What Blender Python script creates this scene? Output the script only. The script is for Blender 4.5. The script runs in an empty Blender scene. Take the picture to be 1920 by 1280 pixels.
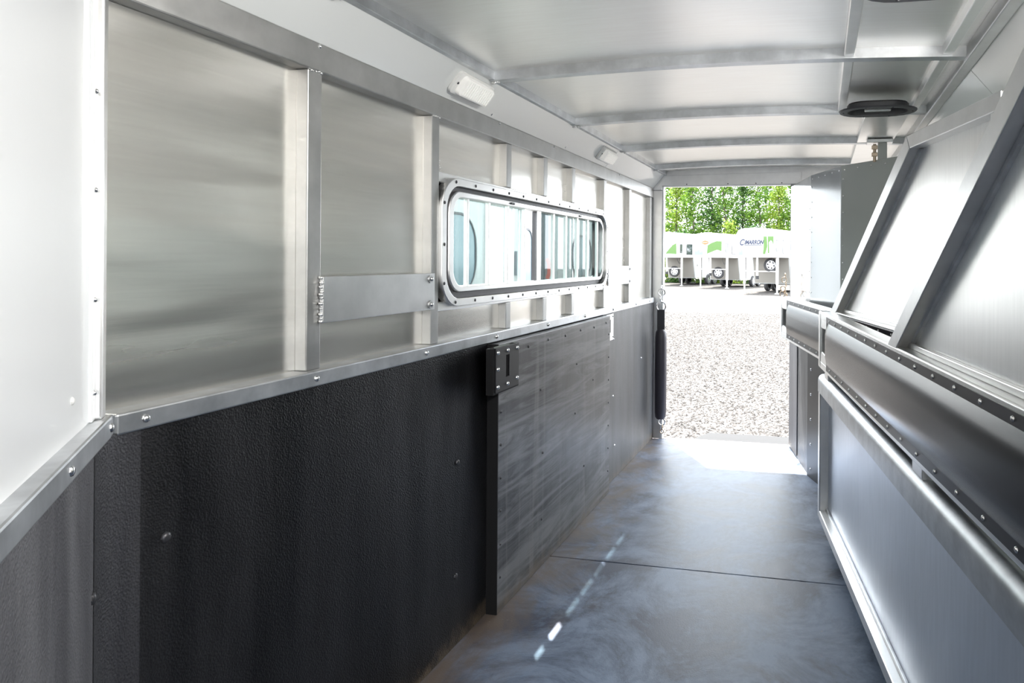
import bpy, math, random
from mathutils import Vector, Matrix
random.seed(7)
sc = bpy.context.scene
COL = sc.collection
R = math.radians

# ------------------------------------------------------------------ camera
F, CX, CY, YAW, ROLL = 1335.0, 1252.0, 487.0, math.atan(287/1335.0), R(0.40)
cd = bpy.data.cameras.new('camera'); cam = bpy.data.objects.new('camera', cd); COL.objects.link(cam)
cd.sensor_fit = 'HORIZONTAL'; cd.sensor_width = 36.0; cd.lens = F/1920*36
cd.shift_x = (960-CX)/1920; cd.shift_y = -(640-CY)/1920
cd.clip_start = 0.02; cd.clip_end = 400
fw = Vector((-math.sin(YAW), math.cos(YAW), 0)); rt = Vector((math.cos(YAW), math.sin(YAW), 0)); up = Vector((0, 0, 1))
r2 = rt*math.cos(ROLL) + up*math.sin(ROLL); u2 = up*math.cos(ROLL) - rt*math.sin(ROLL)
m = Matrix((r2, u2, -fw)).transposed().to_4x4(); m.translation = (0, 0, 1.44)
cam.matrix_world = m
sc.camera = cam
# ------------------------------------------------------------------ world, sun, exposure
w = bpy.data.worlds.new('sky'); sc.world = w; w.use_nodes = True
wn = w.node_tree.nodes; wl = w.node_tree.links
bg = wn['Background']
bg.inputs['Color'].default_value = (0.90, 0.95, 1.0, 1); bg.inputs['Strength'].default_value = 2.2
sd = bpy.data.lights.new('sun', 'SUN'); sun = bpy.data.objects.new('sun', sd); COL.objects.link(sun)
sd.energy = 8.0; sd.angle = R(0.6); sd.color = (1.0, 0.96, 0.9)
sun.rotation_euler = Vector((-.49, .78, 2.035)).to_track_quat('Z', 'Y').to_euler()
sun.location = (-4, 8, 12)
vs = sc.view_settings
vs.view_transform = 'Standard'; vs.look = 'None'; vs.gamma = 1.0; vs.use_curve_mapping = False
vs.exposure = 1.95

# ------------------------------------------------------------------ mesh helpers
class MB:
    def __init__(s): s.v = []; s.f = []
    def add(s, vs_, fs):
        o = len(s.v); s.v += [tuple(p) for p in vs_]; s.f += [tuple(i+o for i in f) for f in fs]; return s
    def box(s, x0, x1, y0, y1, z0, z1):
        return s.add([(x0,y0,z0),(x1,y0,z0),(x1,y1,z0),(x0,y1,z0),(x0,y0,z1),(x1,y0,z1),(x1,y1,z1),(x0,y1,z1)],
                     [(3,2,1,0),(4,5,6,7),(0,1,5,4),(1,2,6,5),(2,3,7,6),(3,0,4,7)])
    def prism(s, poly, a, b, plane='xz'):
        # poly in 2D extruded along third axis from a to b
        def P(p, t):
            if plane == 'xz': return (p[0], t, p[1])
            if plane == 'yz': return (t, p[0], p[1])
            return (p[0], p[1], t)
        n = len(poly)
        V = [P(p, a) for p in poly]+[P(p, b) for p in poly]
        Fs = [tuple(range(n)), tuple(range(2*n-1, n-1, -1))]
        for i in range(n):
            j = (i+1) % n; Fs.append((i, i+n, j+n, j))
        return s.add(V, Fs)
    def band(s, loops, close=True, caps=False):
        # stitch a list of equal-length closed loops
        n = len(loops[0]); V = [p for L in loops for p in L]; Fs = []
        for k in range(len(loops)-1):
            for i in range(n if close else n-1):
                j = (i+1) % n; Fs.append((k*n+i, k*n+j, (k+1)*n+j, (k+1)*n+i))
        if caps:
            Fs.append(tuple(range(n-1, -1, -1))); Fs.append(tuple((len(loops)-1)*n+i for i in range(n)))
        return s.add(V, Fs)
    def cyl(s, p0, p1, r, n=10, r1=None):
        p0 = Vector(p0); p1 = Vector(p1); d = (p1-p0).normalized(); r1 = r if r1 is None else r1
        a = d.orthogonal().normalized(); b = d.cross(a)
        L = [[p+(a*math.cos(2*math.pi*i/n)+b*math.sin(2*math.pi*i/n))*q for i in range(n)] for p, q in ((p0, r), (p1, r1))]
        return s.band(L, caps=True)
    def tube(s, pts, r, n=8, closed=False):
        pts = [Vector(p) for p in pts]; L = []; N = len(pts); a = None
        rr = r if isinstance(r, (list, tuple)) else [r]*N
        for i, p in enumerate(pts):
            if closed: d = pts[(i+1) % N]-pts[i-1]
            else: d = pts[min(i+1, N-1)]-pts[max(i-1, 0)]
            d.normalize()
            if a is None: a = d.orthogonal().normalized()
            else: a = (a-d*a.dot(d)).normalized()
            b = d.cross(a)
            L.append([p+(a*math.cos(2*math.pi*k/n)+b*math.sin(2*math.pi*k/n))*rr[i] for k in range(n)])
        if closed: L.append(L[0]); return s.band(L)
        return s.band(L, caps=True)
    def dome(s, c, nrm, r, h, n=8):
        c = Vector(c); d = Vector(nrm).normalized(); a = d.orthogonal().normalized(); b = d.cross(a)
        L = [[c+d*hh+(a*math.cos(2*math.pi*i/n)+b*math.sin(2*math.pi*i/n))*q for i in range(n)] for q, hh in ((r, 0), (r*.85, h*.6), (r*.4, h))]
        return s.band(L, caps=True)
    def sphere(s, c, r, n=8, sc_=(1, 1, 1)):
        L = []
        for k in range(1, n//2):
            t = math.pi*k/(n//2)
            L.append([(c[0]+r*sc_[0]*math.sin(t)*math.cos(2*math.pi*i/n), c[1]+r*sc_[1]*math.sin(t)*math.sin(2*math.pi*i/n), c[2]+r*sc_[2]*math.cos(t)) for i in range(n)])
        return s.band(L, caps=True)
    def build(s, name, mat, parent=None, bevel=0, smooth=False, seg=2, auto=40):
        xs = [p[0] for p in s.v]; ys = [p[1] for p in s.v]; zs = [p[2] for p in s.v]
        o_ = ((min(xs)+max(xs))/2, (min(ys)+max(ys))/2, min(zs))
        me = bpy.data.meshes.new(name)
        me.from_pydata([(p[0]-o_[0], p[1]-o_[1], p[2]-o_[2]) for p in s.v], [], s.f)
        me.validate(); 
        import bmesh
        bm = bmesh.new(); bm.from_mesh(me); bmesh.ops.recalc_face_normals(bm, faces=bm.faces); bm.to_mesh(me); bm.free()
        me.materials.append(mat)
        if smooth:
            me.polygons.foreach_set('use_smooth', [True]*len(me.polygons))
            me.set_sharp_from_angle(angle=R(auto))
        ob = bpy.data.objects.new(name, me); COL.objects.link(ob); ob.location = o_
        if parent: ob.parent = parent
        if bevel:
            b = ob.modifiers.new('bevel', 'BEVEL'); b.width = bevel; b.segments = seg; b.limit_method = 'ANGLE'; b.angle_limit = R(35)
        return ob
def B(*a): return MB().box(*a)
def empty(name, loc=(0,0,0), rz=0, parent=None):
    e = bpy.data.objects.new(name, None); COL.objects.link(e); e.location = loc; e.rotation_euler = (0, 0, rz); e.empty_display_size = .1
    if parent: e.parent = parent
    return e
def tag(o, label, cat, group=None):
    o['label'] = label; o['category'] = cat
    if group: o['group'] = group
    return o
def struct(o, label=None):
    o['kind'] = 'structure'
    if label: o['label'] = label; 
    return o
def clone(o, parent=None, loc=None):
    c = o.copy(); COL.objects.link(c)
    if parent: c.parent = parent
    if loc is not None: c.location = loc
    return c
def clone_tree(o, parent=None):
    c = clone(o, parent)
    for ch in list(o.children): clone_tree(ch, c)
    return c
def rrect(y0, y1, z0, z1, r, n=7):
    pts = []
    for cy, cz, a0 in ((y1-r, z1-r, 0), (y0+r, z1-r, 90), (y0+r, z0+r, 180), (y1-r, z0+r, 270)):
        for k in range(n+1):
            a = R(a0+90*k/n); pts.append((cy+r*math.cos(a), cz+r*math.sin(a)))
    return pts
def ring(outer, inner, x0, x1):
    # ring between two rounded rect outlines (in yz), thickness x0..x1
    O0 = [(x0, p[0], p[1]) for p in outer]; O1 = [(x1, p[0], p[1]) for p in outer]
    I0 = [(x0, p[0], p[1]) for p in inner]; I1 = [(x1, p[0], p[1]) for p in inner]
    return MB().band([O0, O1, I1, I0, O0])

# ------------------------------------------------------------------ materials
def mat(name):
    m_ = bpy.data.materials.new(name); m_.use_nodes = True
    return m_, m_.node_tree.nodes, m_.node_tree.links, m_.node_tree.nodes['Principled BSDF']
def nd(N, t, **kw):
    n = N.new(t)
    for k, v in kw.items():
        if k in n.inputs: n.inputs[k].default_value = v
        else: setattr(n, k, v)
    return n
def pos(N, L, scale):
    g = nd(N, 'ShaderNodeNewGeometry'); mp = nd(N, 'ShaderNodeMapping'); mp.inputs['Scale'].default_value = scale
    L.new(g.outputs['Position'], mp.inputs['Vector']); return mp.outputs['Vector']
def noise(N, L, scale=(1,1,1), s=1.0, detail=3, rough=.5, dist=0.0):
    n = nd(N, 'ShaderNodeTexNoise'); n.inputs['Scale'].default_value = s; n.inputs['Detail'].default_value = detail
    n.inputs['Roughness'].default_value = rough; n.inputs['Distortion'].default_value = dist
    L.new(pos(N, L, scale), n.inputs['Vector']); return n.outputs['Fac']
def ramp(N, L, fac, stops):
    r = nd(N, 'ShaderNodeValToRGB'); e = r.color_ramp.elements
    while len(e) < len(stops): e.new(.5)
    for el, (p, c) in zip(e, stops):
        el.position = p; el.color = (c, c, c, 1) if isinstance(c, (int, float)) else (*c, 1)
    L.new(fac, r.inputs['Fac']); return r.outputs['Color']
def mix(N, L, fac, a, b, blend='MIX'):
    x = nd(N, 'ShaderNodeMix', data_type='RGBA', blend_type=blend)
    for sock, v in ((x.inputs[0], fac), (x.inputs[6], a), (x.inputs[7], b)):
        if isinstance(v, (int, float)): sock.default_value = v if sock == x.inputs[0] else (v, v, v, 1)
        elif isinstance(v, tuple): sock.default_value = (*v, 1)
        else: L.new(v, sock)
    return x.outputs[2]
def bump(N, L, h, p, strength=.3, dist=.01, prev=None):
    b = nd(N, 'ShaderNodeBump'); b.inputs['Strength'].default_value = strength; b.inputs['Distance'].default_value = dist
    L.new(h, b.inputs['Height'])
    if prev: L.new(prev, b.inputs['Normal'])
    if p: L.new(b.outputs['Normal'], p.inputs['Normal'])
    return b.outputs['Normal']
def plain(name, c, rough=.5, metal=0.0, coat=0.0, spec=.5):
    m_, N, L, p = mat(name)
    p.inputs['Base Color'].default_value = (*c, 1); p.inputs['Roughness'].default_value = rough; p.inputs['Metallic'].default_value = metal
    p.inputs['Coat Weight'].default_value = coat; p.inputs['Coat Roughness'].default_value = .08; p.inputs['Specular IOR Level'].default_value = spec
    return m_
def sheet(name, base, rough, stretch, wave, wstr, grain=(200,4,200), gstr=.02):
    """mill-finish aluminium sheet: slow dents plus drawn grain"""
    m_, N, L, p = mat(name)
    p.inputs['Metallic'].default_value = 1
    g = noise(N, L, grain, 1.0, 2)
    p.inputs['Base Color'].default_value = (*base, 1)
    c = mix(N, L, g, tuple(b*.93 for b in base), tuple(min(1, b*1.06) for b in base)); L.new(c, p.inputs['Base Color'])
    rr = noise(N, L, tuple(s*.7 for s in stretch), wave*1.7, 3)
    mr = nd(N, 'ShaderNodeMapRange'); mr.inputs[3].default_value = rough*.8; mr.inputs[4].default_value = rough*1.25; L.new(rr, mr.inputs[0]); L.new(mr.outputs[0], p.inputs['Roughness'])
    b1 = bump(N, L, noise(N, L, stretch, wave, 2, .4), None, wstr, .05)
    bump(N, L, g, p, gstr, .002, b1)
    return m_
M = {}
M['sheet_wall'] = sheet('aluminium_sheet_wall', (.96, .925, .87), .25, (.6, .35, 2.6), 2.2, .20, (150, 6, 150))
M['sheet_ceiling'] = sheet('aluminium_sheet_ceiling', (.98, .955, .915), .36, (1, .9, 1), 2.0, .06, (5, 150, 150))
M['sheet_divider'] = sheet('aluminium_sheet_divider', (.94, .935, .92), .33, (.7, .7, 1.0), 2.0, .10, (120, 120, 5))
M['sheet_scuffed'] = sheet('aluminium_sheet_scuffed', (.80, .84, .90), .42, (.8, .8, 1.2), 3.0, .10, (60, 60, 8), .05)
def tube_metal(name, base, rough, blot=.25):
    m_, N, L, p = mat(name); p.inputs['Metallic'].default_value = 1
    n1 = noise(N, L, (1, 1, 1), 9, 4, .6)
    c = mix(N, L, ramp(N, L, n1, [(.35, 0), (.7, 1)]), tuple(b*(1-blot) for b in base), base); L.new(c, p.inputs['Base Color'])
    mr = nd(N, 'ShaderNodeMapRange'); mr.inputs[3].default_value = rough*.8; mr.inputs[4].default_value = rough*1.3; L.new(n1, mr.inputs[0]); L.new(mr.outputs[0], p.inputs['Roughness'])
    bump(N, L, noise(N, L, (60, 60, 60), 1, 2), p, .04, .002)
    return m_
M['alu'] = tube_metal('aluminium_tube', (.80, .80, .80), .36, .12)
M['alu_worn'] = tube_metal('aluminium_rail_worn', (.74, .76, .78), .40, .30)
M['alu_stud'] = tube_metal('mill_finish_stud', (.56, .56, .55), .42, .18)
M['alu_bright'] = tube_metal('aluminium_bright', (.93, .925, .91), .34, .06)
M['alu_white'] = plain('white_coated_sheet', (.80, .82, .82), .22, 0, .3)
M['cove'] = plain('white_gloss_cove', (.70, .72, .71), .16, 0, .5)
M['tack_gray'] = plain('gray_gloss_sheet', (.52, .54, .51), .18, 0, .4)
M['front_sheet'] = None
M['screw'] = plain('screw_steel', (.75, .75, .75), .25, 1)
M['screw_dark'] = plain('screw_dark', (.06, .06, .065), .35, .6)
M['steel'] = plain('galvanised_steel', (.62, .62, .62), .35, 1)
M['rusty'] = plain('worn_chain_steel', (.58, .47, .36), .42, 1)
M['black'] = plain('black_plastic', (.012, .012, .014), .42)
M['black_matte'] = plain('black_recess', (.006, .006, .007), .8)
M['gasket'] = plain('rubber_gasket', (.05, .05, .055), .45)
M['white_plastic'] = plain('white_plastic', (.78, .78, .76), .35)
def front_wall():
    m_, N, L, p = mat('white_satin_front_sheet')
    p.inputs['Base Color'].default_value = (.80, .82, .835, 1); p.inputs['Roughness'].default_value = .28; p.inputs['Coat Weight'].default_value = .2
    bump(N, L, noise(N, L, (.4, .4, 2.5), 2.0, 2), p, .08, .05)
    return m_
M['front_sheet'] = front_wall()
def liner(name, dark, light, rough, grain=230, gs=.55, scuff=0.0, spec=.38):
    """grained rubber wall liner with streaked wear"""
    m_, N, L, p = mat(name)
    st = noise(N, L, (4, 4, .55), 1.6, 6, .66, .3)
    c = mix(N, L, ramp(N, L, st, [(.40, 0), (.66, 1)]), dark, light)
    if scuff:
        wv = noise(N, L, (9, 1.1, 13), 1.1, 6, .68, 1.2)
        c = mix(N, L, ramp(N, L, wv, [(.42, 0), (.62, scuff)]), c, (.19, .195, .205))
        vt = noise(N, L, (14, 14, .8), 1.0, 4, .6, .4)
        c = mix(N, L, ramp(N, L, vt, [(.55, 0), (.70, .5)]), c, (.22, .215, .21))
    # dried dirt splashed along the foot of the wall
    g = nd(N, 'ShaderNodeNewGeometry'); sp = nd(N, 'ShaderNodeSeparateXYZ'); L.new(g.outputs['Position'], sp.inputs[0])
    mr = nd(N, 'ShaderNodeMapRange'); mr.inputs[1].default_value = .0; mr.inputs[2].default_value = .16; mr.inputs[3].default_value = 1; mr.inputs[4].default_value = 0; L.new(sp.outputs['Z'], mr.inputs[0])
    dn = noise(N, L, (1, 1, 1), 14, 5, .7)
    mu = nd(N, 'ShaderNodeMath', operation='MULTIPLY'); L.new(mr.outputs[0], mu.inputs[0]); L.new(dn, mu.inputs[1])
    c = mix(N, L, ramp(N, L, mu.outputs[0], [(.28, 0), (.55, .75)]), c, (.13, .10, .07))
    L.new(c, p.inputs['Base Color'])
    rn = noise(N, L, (3, 3, 1), 3, 4)
    mr2 = nd(N, 'ShaderNodeMapRange'); mr2.inputs[3].default_value = rough*.75; mr2.inputs[4].default_value = rough*1.3; L.new(rn, mr2.inputs[0]); L.new(mr2.outputs[0], p.inputs['Roughness'])
    v = nd(N, 'ShaderNodeTexVoronoi', feature='SMOOTH_F1'); v.inputs['Scale'].default_value = grain; L.new(pos(N, L, (1, 1, 1)), v.inputs['Vector'])
    bump(N, L, v.outputs['Distance'], p, gs, .003)
    p.inputs['Specular IOR Level'].default_value = spec
    return m_
M['liner'] = liner('black_rubber_liner', (.0015, .0015, .002), (.013, .013, .0145), .42, 230, .5, 0.0, .32)
M['liner_scuffed'] = liner('scuffed_rubber_liner', (.014, .015, .018), (.05, .053, .058), .40, 320, .12, .8, .6)
M['liner_far'] = liner('gray_rubber_liner', (.03, .031, .034), (.075, .077, .082), .42, 300, .25, 0.0, .6)
M['liner_lit'] = liner('rubber_liner_lit_tone', (.06, .06, .067), (.11, .111, .12), .5)  # same rubber as the left wall, its brighter lighting put into the base
M['liner_bend_half_lit'] = liner('rubber_liner_half_lit_tone', (.015, .015, .018), (.032, .032, .036), .45)  # same rubber again, the light fading round the bend put into its base
M['pad'] = plain('smooth_black_pad', (.008, .0085, .010), .26)
M['pad_edge'] = plain('black_pad_edging', (.012, .012, .014), .36)
def floor_mat():
    m_, N, L, p = mat('blue_gray_rubber_mat')
    n1 = noise(N, L, (1, 1, 1), 2.6, 7, .72, .5)
    c = mix(N, L, ramp(N, L, n1, [(.42, 0), (.60, 1)]), (.028, .043, .080), (.185, .24, .34))
    g = nd(N, 'ShaderNodeNewGeometry'); sp = nd(N, 'ShaderNodeSeparateXYZ'); L.new(g.outputs['Position'], sp.inputs[0])
    mr = nd(N, 'ShaderNodeMapRange'); mr.inputs[1].default_value = -1.31; mr.inputs[2].default_value = -.62; mr.inputs[3].default_value = 1; mr.inputs[4].default_value = .1; L.new(sp.outputs['X'], mr.inputs[0])
    dn = noise(N, L, (1, .6, 1), 5, 6, .7, .6)
    mu = nd(N, 'ShaderNodeMath', operation='MULTIPLY'); L.new(mr.outputs[0], mu.inputs[0]); L.new(dn, mu.inputs[1])
    c = mix(N, L, ramp(N, L, mu.outputs[0], [(.27, 0), (.58, .85)]), c, (.14, .105, .075))
    sk = noise(N, L, (1, 1, 1), 46, 3, .6)
    c = mix(N, L, ramp(N, L, sk, [(.66, 0), (.74, .35)]), c, (.33, .31, .28))
    sc2 = noise(N, L, (9, 2.2, 1), 4, 5, .7, 1.5)
    c = mix(N, L, ramp(N, L, sc2, [(.6, 0), (.8, .35)]), c, (.03, .03, .035))
    L.new(c, p.inputs['Base Color'])
    mr2 = nd(N, 'ShaderNodeMapRange'); mr2.inputs[3].default_value = .36; mr2.inputs[4].default_value = .60; L.new(n1, mr2.inputs[0]); L.new(mr2.outputs[0], p.inputs['Roughness'])
    bump(N, L, noise(N, L, (1, 1, 1), 160, 3), p, .25, .002)
    return m_
M['floor'] = floor_mat()
def glass(name, tint, refl=.04):
    m_, N, L, p = mat(name); N.remove(p)
    out = N['Material Output']; t = nd(N, 'ShaderNodeBsdfTransparent'); t.inputs[0].default_value = (*tint, 1)
    gl = nd(N, 'ShaderNodeBsdfGlossy'); gl.inputs['Roughness'].default_value = .02
    lw = nd(N, 'ShaderNodeLayerWeight'); pw = nd(N, 'ShaderNodeMath', operation='POWER'); pw.inputs[1].default_value = 4.0; L.new(lw.outputs['Facing'], pw.inputs[0])
    fr = nd(N, 'ShaderNodeMath', operation='MULTIPLY_ADD'); fr.inputs[1].default_value = .5; fr.inputs[2].default_value = .03; L.new(pw.outputs[0], fr.inputs[0]); mx = nd(N, 'ShaderNodeMixShader')
    L.new(fr.outputs[0], mx.inputs[0]); L.new(t.outputs[0], mx.inputs[1]); L.new(gl.outputs[0], mx.inputs[2]); L.new(mx.outputs[0], out.inputs[0])
    return m_
M['glass'] = glass('pale_green_glass', (.60, .655, .64))
M['glass_tint'] = glass('gray_tinted_glass', (.38, .43, .42))
M['lens'] = glass('clear_lens', (.92, .92, .90))
M['dark_glass'] = plain('dark_window_glass', (.03, .04, .045), .06, 0, .5)
M['trailer_white'] = plain('white_trailer_skin', (.40, .41, .41), .25, 0, .3)
M['trailer_beige'] = plain('beige_trailer_underwall', (.21, .20, .18), .4)
M['chrome'] = plain('polished_nose_skin', (.85, .86, .87), .06, 1)
M['tyre'] = plain('tyre_rubber', (.03, .03, .032), .7)
M['green'] = plain('green_reflection_and_stripe', (.055, .13, .02), .3)  # paints tree reflections on the noses, and stripes on the lettered trailer
M['blue'] = plain('blue_lettering', (.005, .012, .045), .35)
M['orange'] = plain('orange_badge', (.45, .10, .03), .4)
M['graphite'] = plain('gray_graphic', (.16, .19, .22), .4)
M['red'] = plain('red_handle', (.75, .06, .02), .4)
def gravel(name):
    m_, N, L, p = mat(name)
    v = nd(N, 'ShaderNodeTexVoronoi'); v.inputs['Scale'].default_value = 26; L.new(pos(N, L, (1, 1, 1)), v.inputs['Vector'])
    c = ramp(N, L, v.outputs['Color'], [(.1, (.02, .018, .016)), (.4, (.066, .061, .057)), (.9, (.112, .107, .103))])
    c = mix(N, L, ramp(N, L, noise(N, L, (1, 1, 1), .5, 3), [(.4, 0), (.7, .3)]), c, (.085, .079, .075))
    L.new(c, p.inputs['Base Color']); p.inputs['Roughness'].default_value = 1.0; p.inputs['Specular IOR Level'].default_value = .05
    return m_
M['gravel'] = gravel('gravel_ground')
def stones():
    m_, N, L, p = mat('gravel_stones')
    gi = nd(N, 'ShaderNodeNewGeometry')
    r = ramp(N, L, gi.outputs['Random Per Island'], [(0, (.012, .010, .009)), (.3, (.055, .049, .045)), (.7, (.105, .098, .093)), (1, (.16, .153, .148))])
    L.new(r, p.inputs['Base Color']); p.inputs['Roughness'].default_value = .85
    return m_
M['stones'] = stones()
def leaves(name, a, b):
    m_, N, L, p = mat(name)
    gi = nd(N, 'ShaderNodeNewGeometry')
    r = ramp(N, L, gi.outputs['Random Per Island'], [(0, a), (1, b)])
    L.new(r, p.inputs['Base Color']); p.inputs['Roughness'].default_value = .5
    t = nd(N, 'ShaderNodeBsdfTranslucent'); L.new(r, t.inputs[0]); mx = nd(N, 'ShaderNodeMixShader'); mx.inputs[0].default_value = .45
    L.new(p.outputs[0], mx.inputs[1]); L.new(t.outputs[0], mx.inputs[2]); L.new(mx.outputs[0], N['Material Output'].inputs[0])
    return m_
M['leaf'] = leaves('fresh_green_leaves', (.03, .10, .01), (.16, .27, .026))
M['leaf2'] = leaves('deep_green_leaves', (.015, .06, .015), (.08, .17, .03))
M['leaf3'] = leaves('yellow_green_leaves', (.10, .19, .014), (.32, .41, .06))
M['bark'] = plain('tree_bark', (.07, .055, .045), .9)

# ------------------------------------------------------------------ room dimensions
WL, WR = -1.33, 0.60           # stud face planes left / right
YE = 5.60                      # rear wall
RAILB, RAILT = 1.097, 1.138
HB, HT = 1.94, 2.017           # header
CXL, CXR, CZ = -1.235, 0.50, 2.135
def arch(x): 
    t = (x-(CXL+CXR)/2)/((CXR-CXL)/2); return .022*(1-t*t)

# floor
floor = struct(B(-1.40, .70, -1.25, YE+.02, -.12, -.012).build('floor', M['alu'], None))
for y0, y1 in ((-1.20, 3.256), (3.262, YE-.005)):
    B(-1.372, .66, y0, y1, -.012, 0).build('floor_mat', M['floor'], floor, bevel=.002)
    # lift onto the plate: child coordinates are relative to the floor's own origin
for ch in floor.children: ch.location = Vector(ch.location)-Vector(floor.location)
struct(B(-1.27, -.20, YE-.005, YE+.035, -.06, .004).build('trim_1', M['alu_bright'], None, bevel=.003), 'bright aluminium threshold strip at the rear doorway')

# ------------------------------------------------------------------ left wall
wl_ = struct(empty('wall_left'))
studs = [(1.085, 1.100), (1.641, 1.696), (2.257, 2.307), (2.863, 2.912), (3.284, 3.335), (3.693, 3.744), (4.279, 4.330), (4.882, 4.932), (5.52, 5.575)]
WY0, WY1, WZ0, WZ1 = 2.307, 4.335, 1.262, 1.738     # window flange
for i, (a, b) in enumerate(studs):
    if i in (3, 4, 5):
        B(WL-.036, WL, a, b, WZ1+.012, HB).build('stud', M['alu_stud'], wl_, bevel=.003)
        B(WL-.036, WL, a, b, RAILT, WZ0-.012).build('stud', M['alu_stud'], wl_, bevel=.003)
    else:
        B(WL-.036, WL, a, b, RAILT, HB).build('stud', M['alu_stud'], wl_, bevel=.003)
for i in range(len(studs)-1):
    a, b = studs[i][1]-.01, studs[i+1][0]+.01
    if 2 <= i <= 5:
        B(WL-.046, WL-.034, a, b, WZ1+.005, HB+.03).build('panel', M['sheet_wall'], wl_)
        B(WL-.046, WL-.034, a, b, RAILT-.03, WZ0-.005).build('panel', M['sheet_wall'], wl_)
    else:
        B(WL-.046, WL-.034, a, b, RAILT-.03, HB+.03).build('panel', M['sheet_wall'], wl_)
B(WL-.060, WL-.047, 1.0, WY0+.03, -.1, 2.2).build('outer_skin', M['trailer_white'], wl_)
B(WL-.060, WL-.047, WY1-.03, YE+.02, -.1, 2.2).build('outer_skin', M['trailer_white'], wl_)
B(WL-.060, WL-.047, WY0+.03, WY1-.03, -.1, WZ0+.03).build('outer_skin', M['trailer_white'], wl_)
B(WL-.060, WL-.047, WY0+.03, WY1-.03, WZ1-.03, 2.2).build('outer_skin', M['trailer_white'], wl_)
B(WL-.055, WL+.006, 1.02, YE, HB, HT).build('header', M['alu_stud'], wl_, bevel=.004)
B(WL-.046, WL+.022, 1.105, YE-.01, RAILB, RAILT).build('rail', M['alu_worn'], wl_, bevel=.004)
# window surround members
B(WL-.034, WL-.004, studs[2][1], studs[6][0], WZ1-.025, WZ1+.012).build('sill_member', M['alu_bright'], wl_, bevel=.003)
B(WL-.034, WL-.004, studs[2][1], studs[6][0], WZ0-.012, WZ0+.020).build('sill_member', M['alu_bright'], wl_, bevel=.003)
# liners below the rail
B(WL-.047, WL+.012, 1.10, 2.68, 0, RAILB+.01).build('rubber_liner', M['liner'], wl_, bevel=.003)
lm = B(WL-.047, WL+.058, 2.672, 4.235, 0, RAILB-.004).build('scuffed_liner', M['liner_scuffed'], wl_, bevel=.003)
B(WL+.012, WL+.059, 2.668, 2.6735, 0, RAILB-.004).build('liner_edge', M['black_matte'], wl_)
lm['label'] = 'scuffed gray-black rubber board standing proud of the wall'
B(WL-.047, WL+.012, 4.23, YE-.01, 0, RAILB+.01).build('rubber_liner', M['liner_far'], wl_, bevel=.003)
def screw(parent, p, n, r=.008, h=.005, mname='screw', name='screw'):
    key = ('scr', r, h, mname, name, tuple(round(c, 3) for c in n))
    if key not in CACHE:
        CACHE[key] = MB().dome((0, 0, 0), n, r, h).build(name, M[mname], parent, smooth=True)
        o = CACHE[key]; CACHE[key+('o',)] = Vector(o.location); o.location = Vector(p)+CACHE[key+('o',)]; return o
    return clone(CACHE[key], parent, Vector(p)+CACHE[key+('o',)])
CACHE = {}
for y in (1.165, 1.655, 2.195, 2.73, 3.30, 3.86, 4.42, 5.0, 5.42): screw(wl_, (WL+.022, y, 1.118), (1, 0, 0), .009, .006)
for y in (1.68, 2.78, 3.4, 4.6): screw(wl_, (WL+.006, y, HT-.008), (1, 0, 0), .006, .004)
for y, z in ((1.22, .86), (2.43, .68), (2.42, .26)): screw(wl_, (WL+.012, y, z), (1, 0, 0), .012, .006, 'screw_dark')
for y, z in ((4.46, .92), (4.46, .55), (4.5, .22), (5.2, .7)): screw(wl_, (WL+.012, y, z), (1, 0, 0), .008, .005)
for k in range(7): screw(wl_, (WL+.058, 2.74+k*.235, 1.055-.006*(k % 2)), (1, 0, 0), .007, .004, 'screw_dark')
for k in range(7): screw(wl_, (WL+.058, 2.70, .95-k*.135), (1, 0, 0), .006, .004, 'screw_dark')
for k in range(7): screw(wl_, (WL+.058, 4.205, .98-k*.14), (1, 0, 0), .006, .004, 'screw_dark')
for y, z in ((3.12, .83), (3.15, .53), (3.14, .22), (3.62, .88), (3.9, .75), (3.6, .62), (3.75, .3)): screw(wl_, (WL+.058, y, z), (1, 0, 0), .006, .004, 'screw_dark')
# welds at stud heads
def weld(parent, p0, p1, n=7, r=.006):
    mb = MB(); p0 = Vector(p0); p1 = Vector(p1)
    for k in range(n):
        q = p0.lerp(p1, k/(n-1))+Vector((random.uniform(-.3, .1), random.uniform(-.5, .5), random.uniform(-.4, .4)))*r; rr = r*random.uniform(.7, 1.2); mb.sphere(q, rr, 6)
    return mb.build('weld_bead', M['alu_bright'], parent, smooth=True, auto=180)
for a, b in (studs[1], studs[2], studs[6], studs[7]): weld(wl_, (WL+.002, a+.004, HB), (WL+.002, b-.004, HB), 7, .005)
weld(wl_, (WL+.001, 2.309, 1.752), (WL+.001, 2.309, 1.79), 5, .004)

# kick strips welded between studs
def strip(y0, y1, z0, z1, label):
    t = empty('spanning_plate', (WL, (y0+y1)/2, z0))
    def L_(mb): return mb
    o = B(0, .012, y0-(y0+y1)/2, y1-(y0+y1)/2, 0, z1-z0).build('plate', M['alu'], t, bevel=.002)
    weld(t, (.008, y0-(y0+y1)/2, .006), (.008, y0-(y0+y1)/2, z1-z0-.004), 16, .006)
    for z in (.018, z1-z0-.02):
        wsh = MB().cyl((.012, y1-(y0+y1)/2-.028, z), (.015, y1-(y0+y1)/2-.028, z), .014, 14).build('washer', M['steel'], t, smooth=True)
        MB().dome((.003, 0, .014), (1, 0, 0), .008, .005, 8).build('bolt_head', M['screw'], wsh, smooth=True)
    return tag(t, label, 'plate', 'aluminium plates welded between studs')
strip(1.690, 2.262, 1.262, 1.388, 'wide aluminium plate bolted between studs, left of the barred window')
strip(4.345, 4.885, 1.272, 1.395, 'small bright aluminium plate between studs, between barred window and rear doorway')

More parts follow.
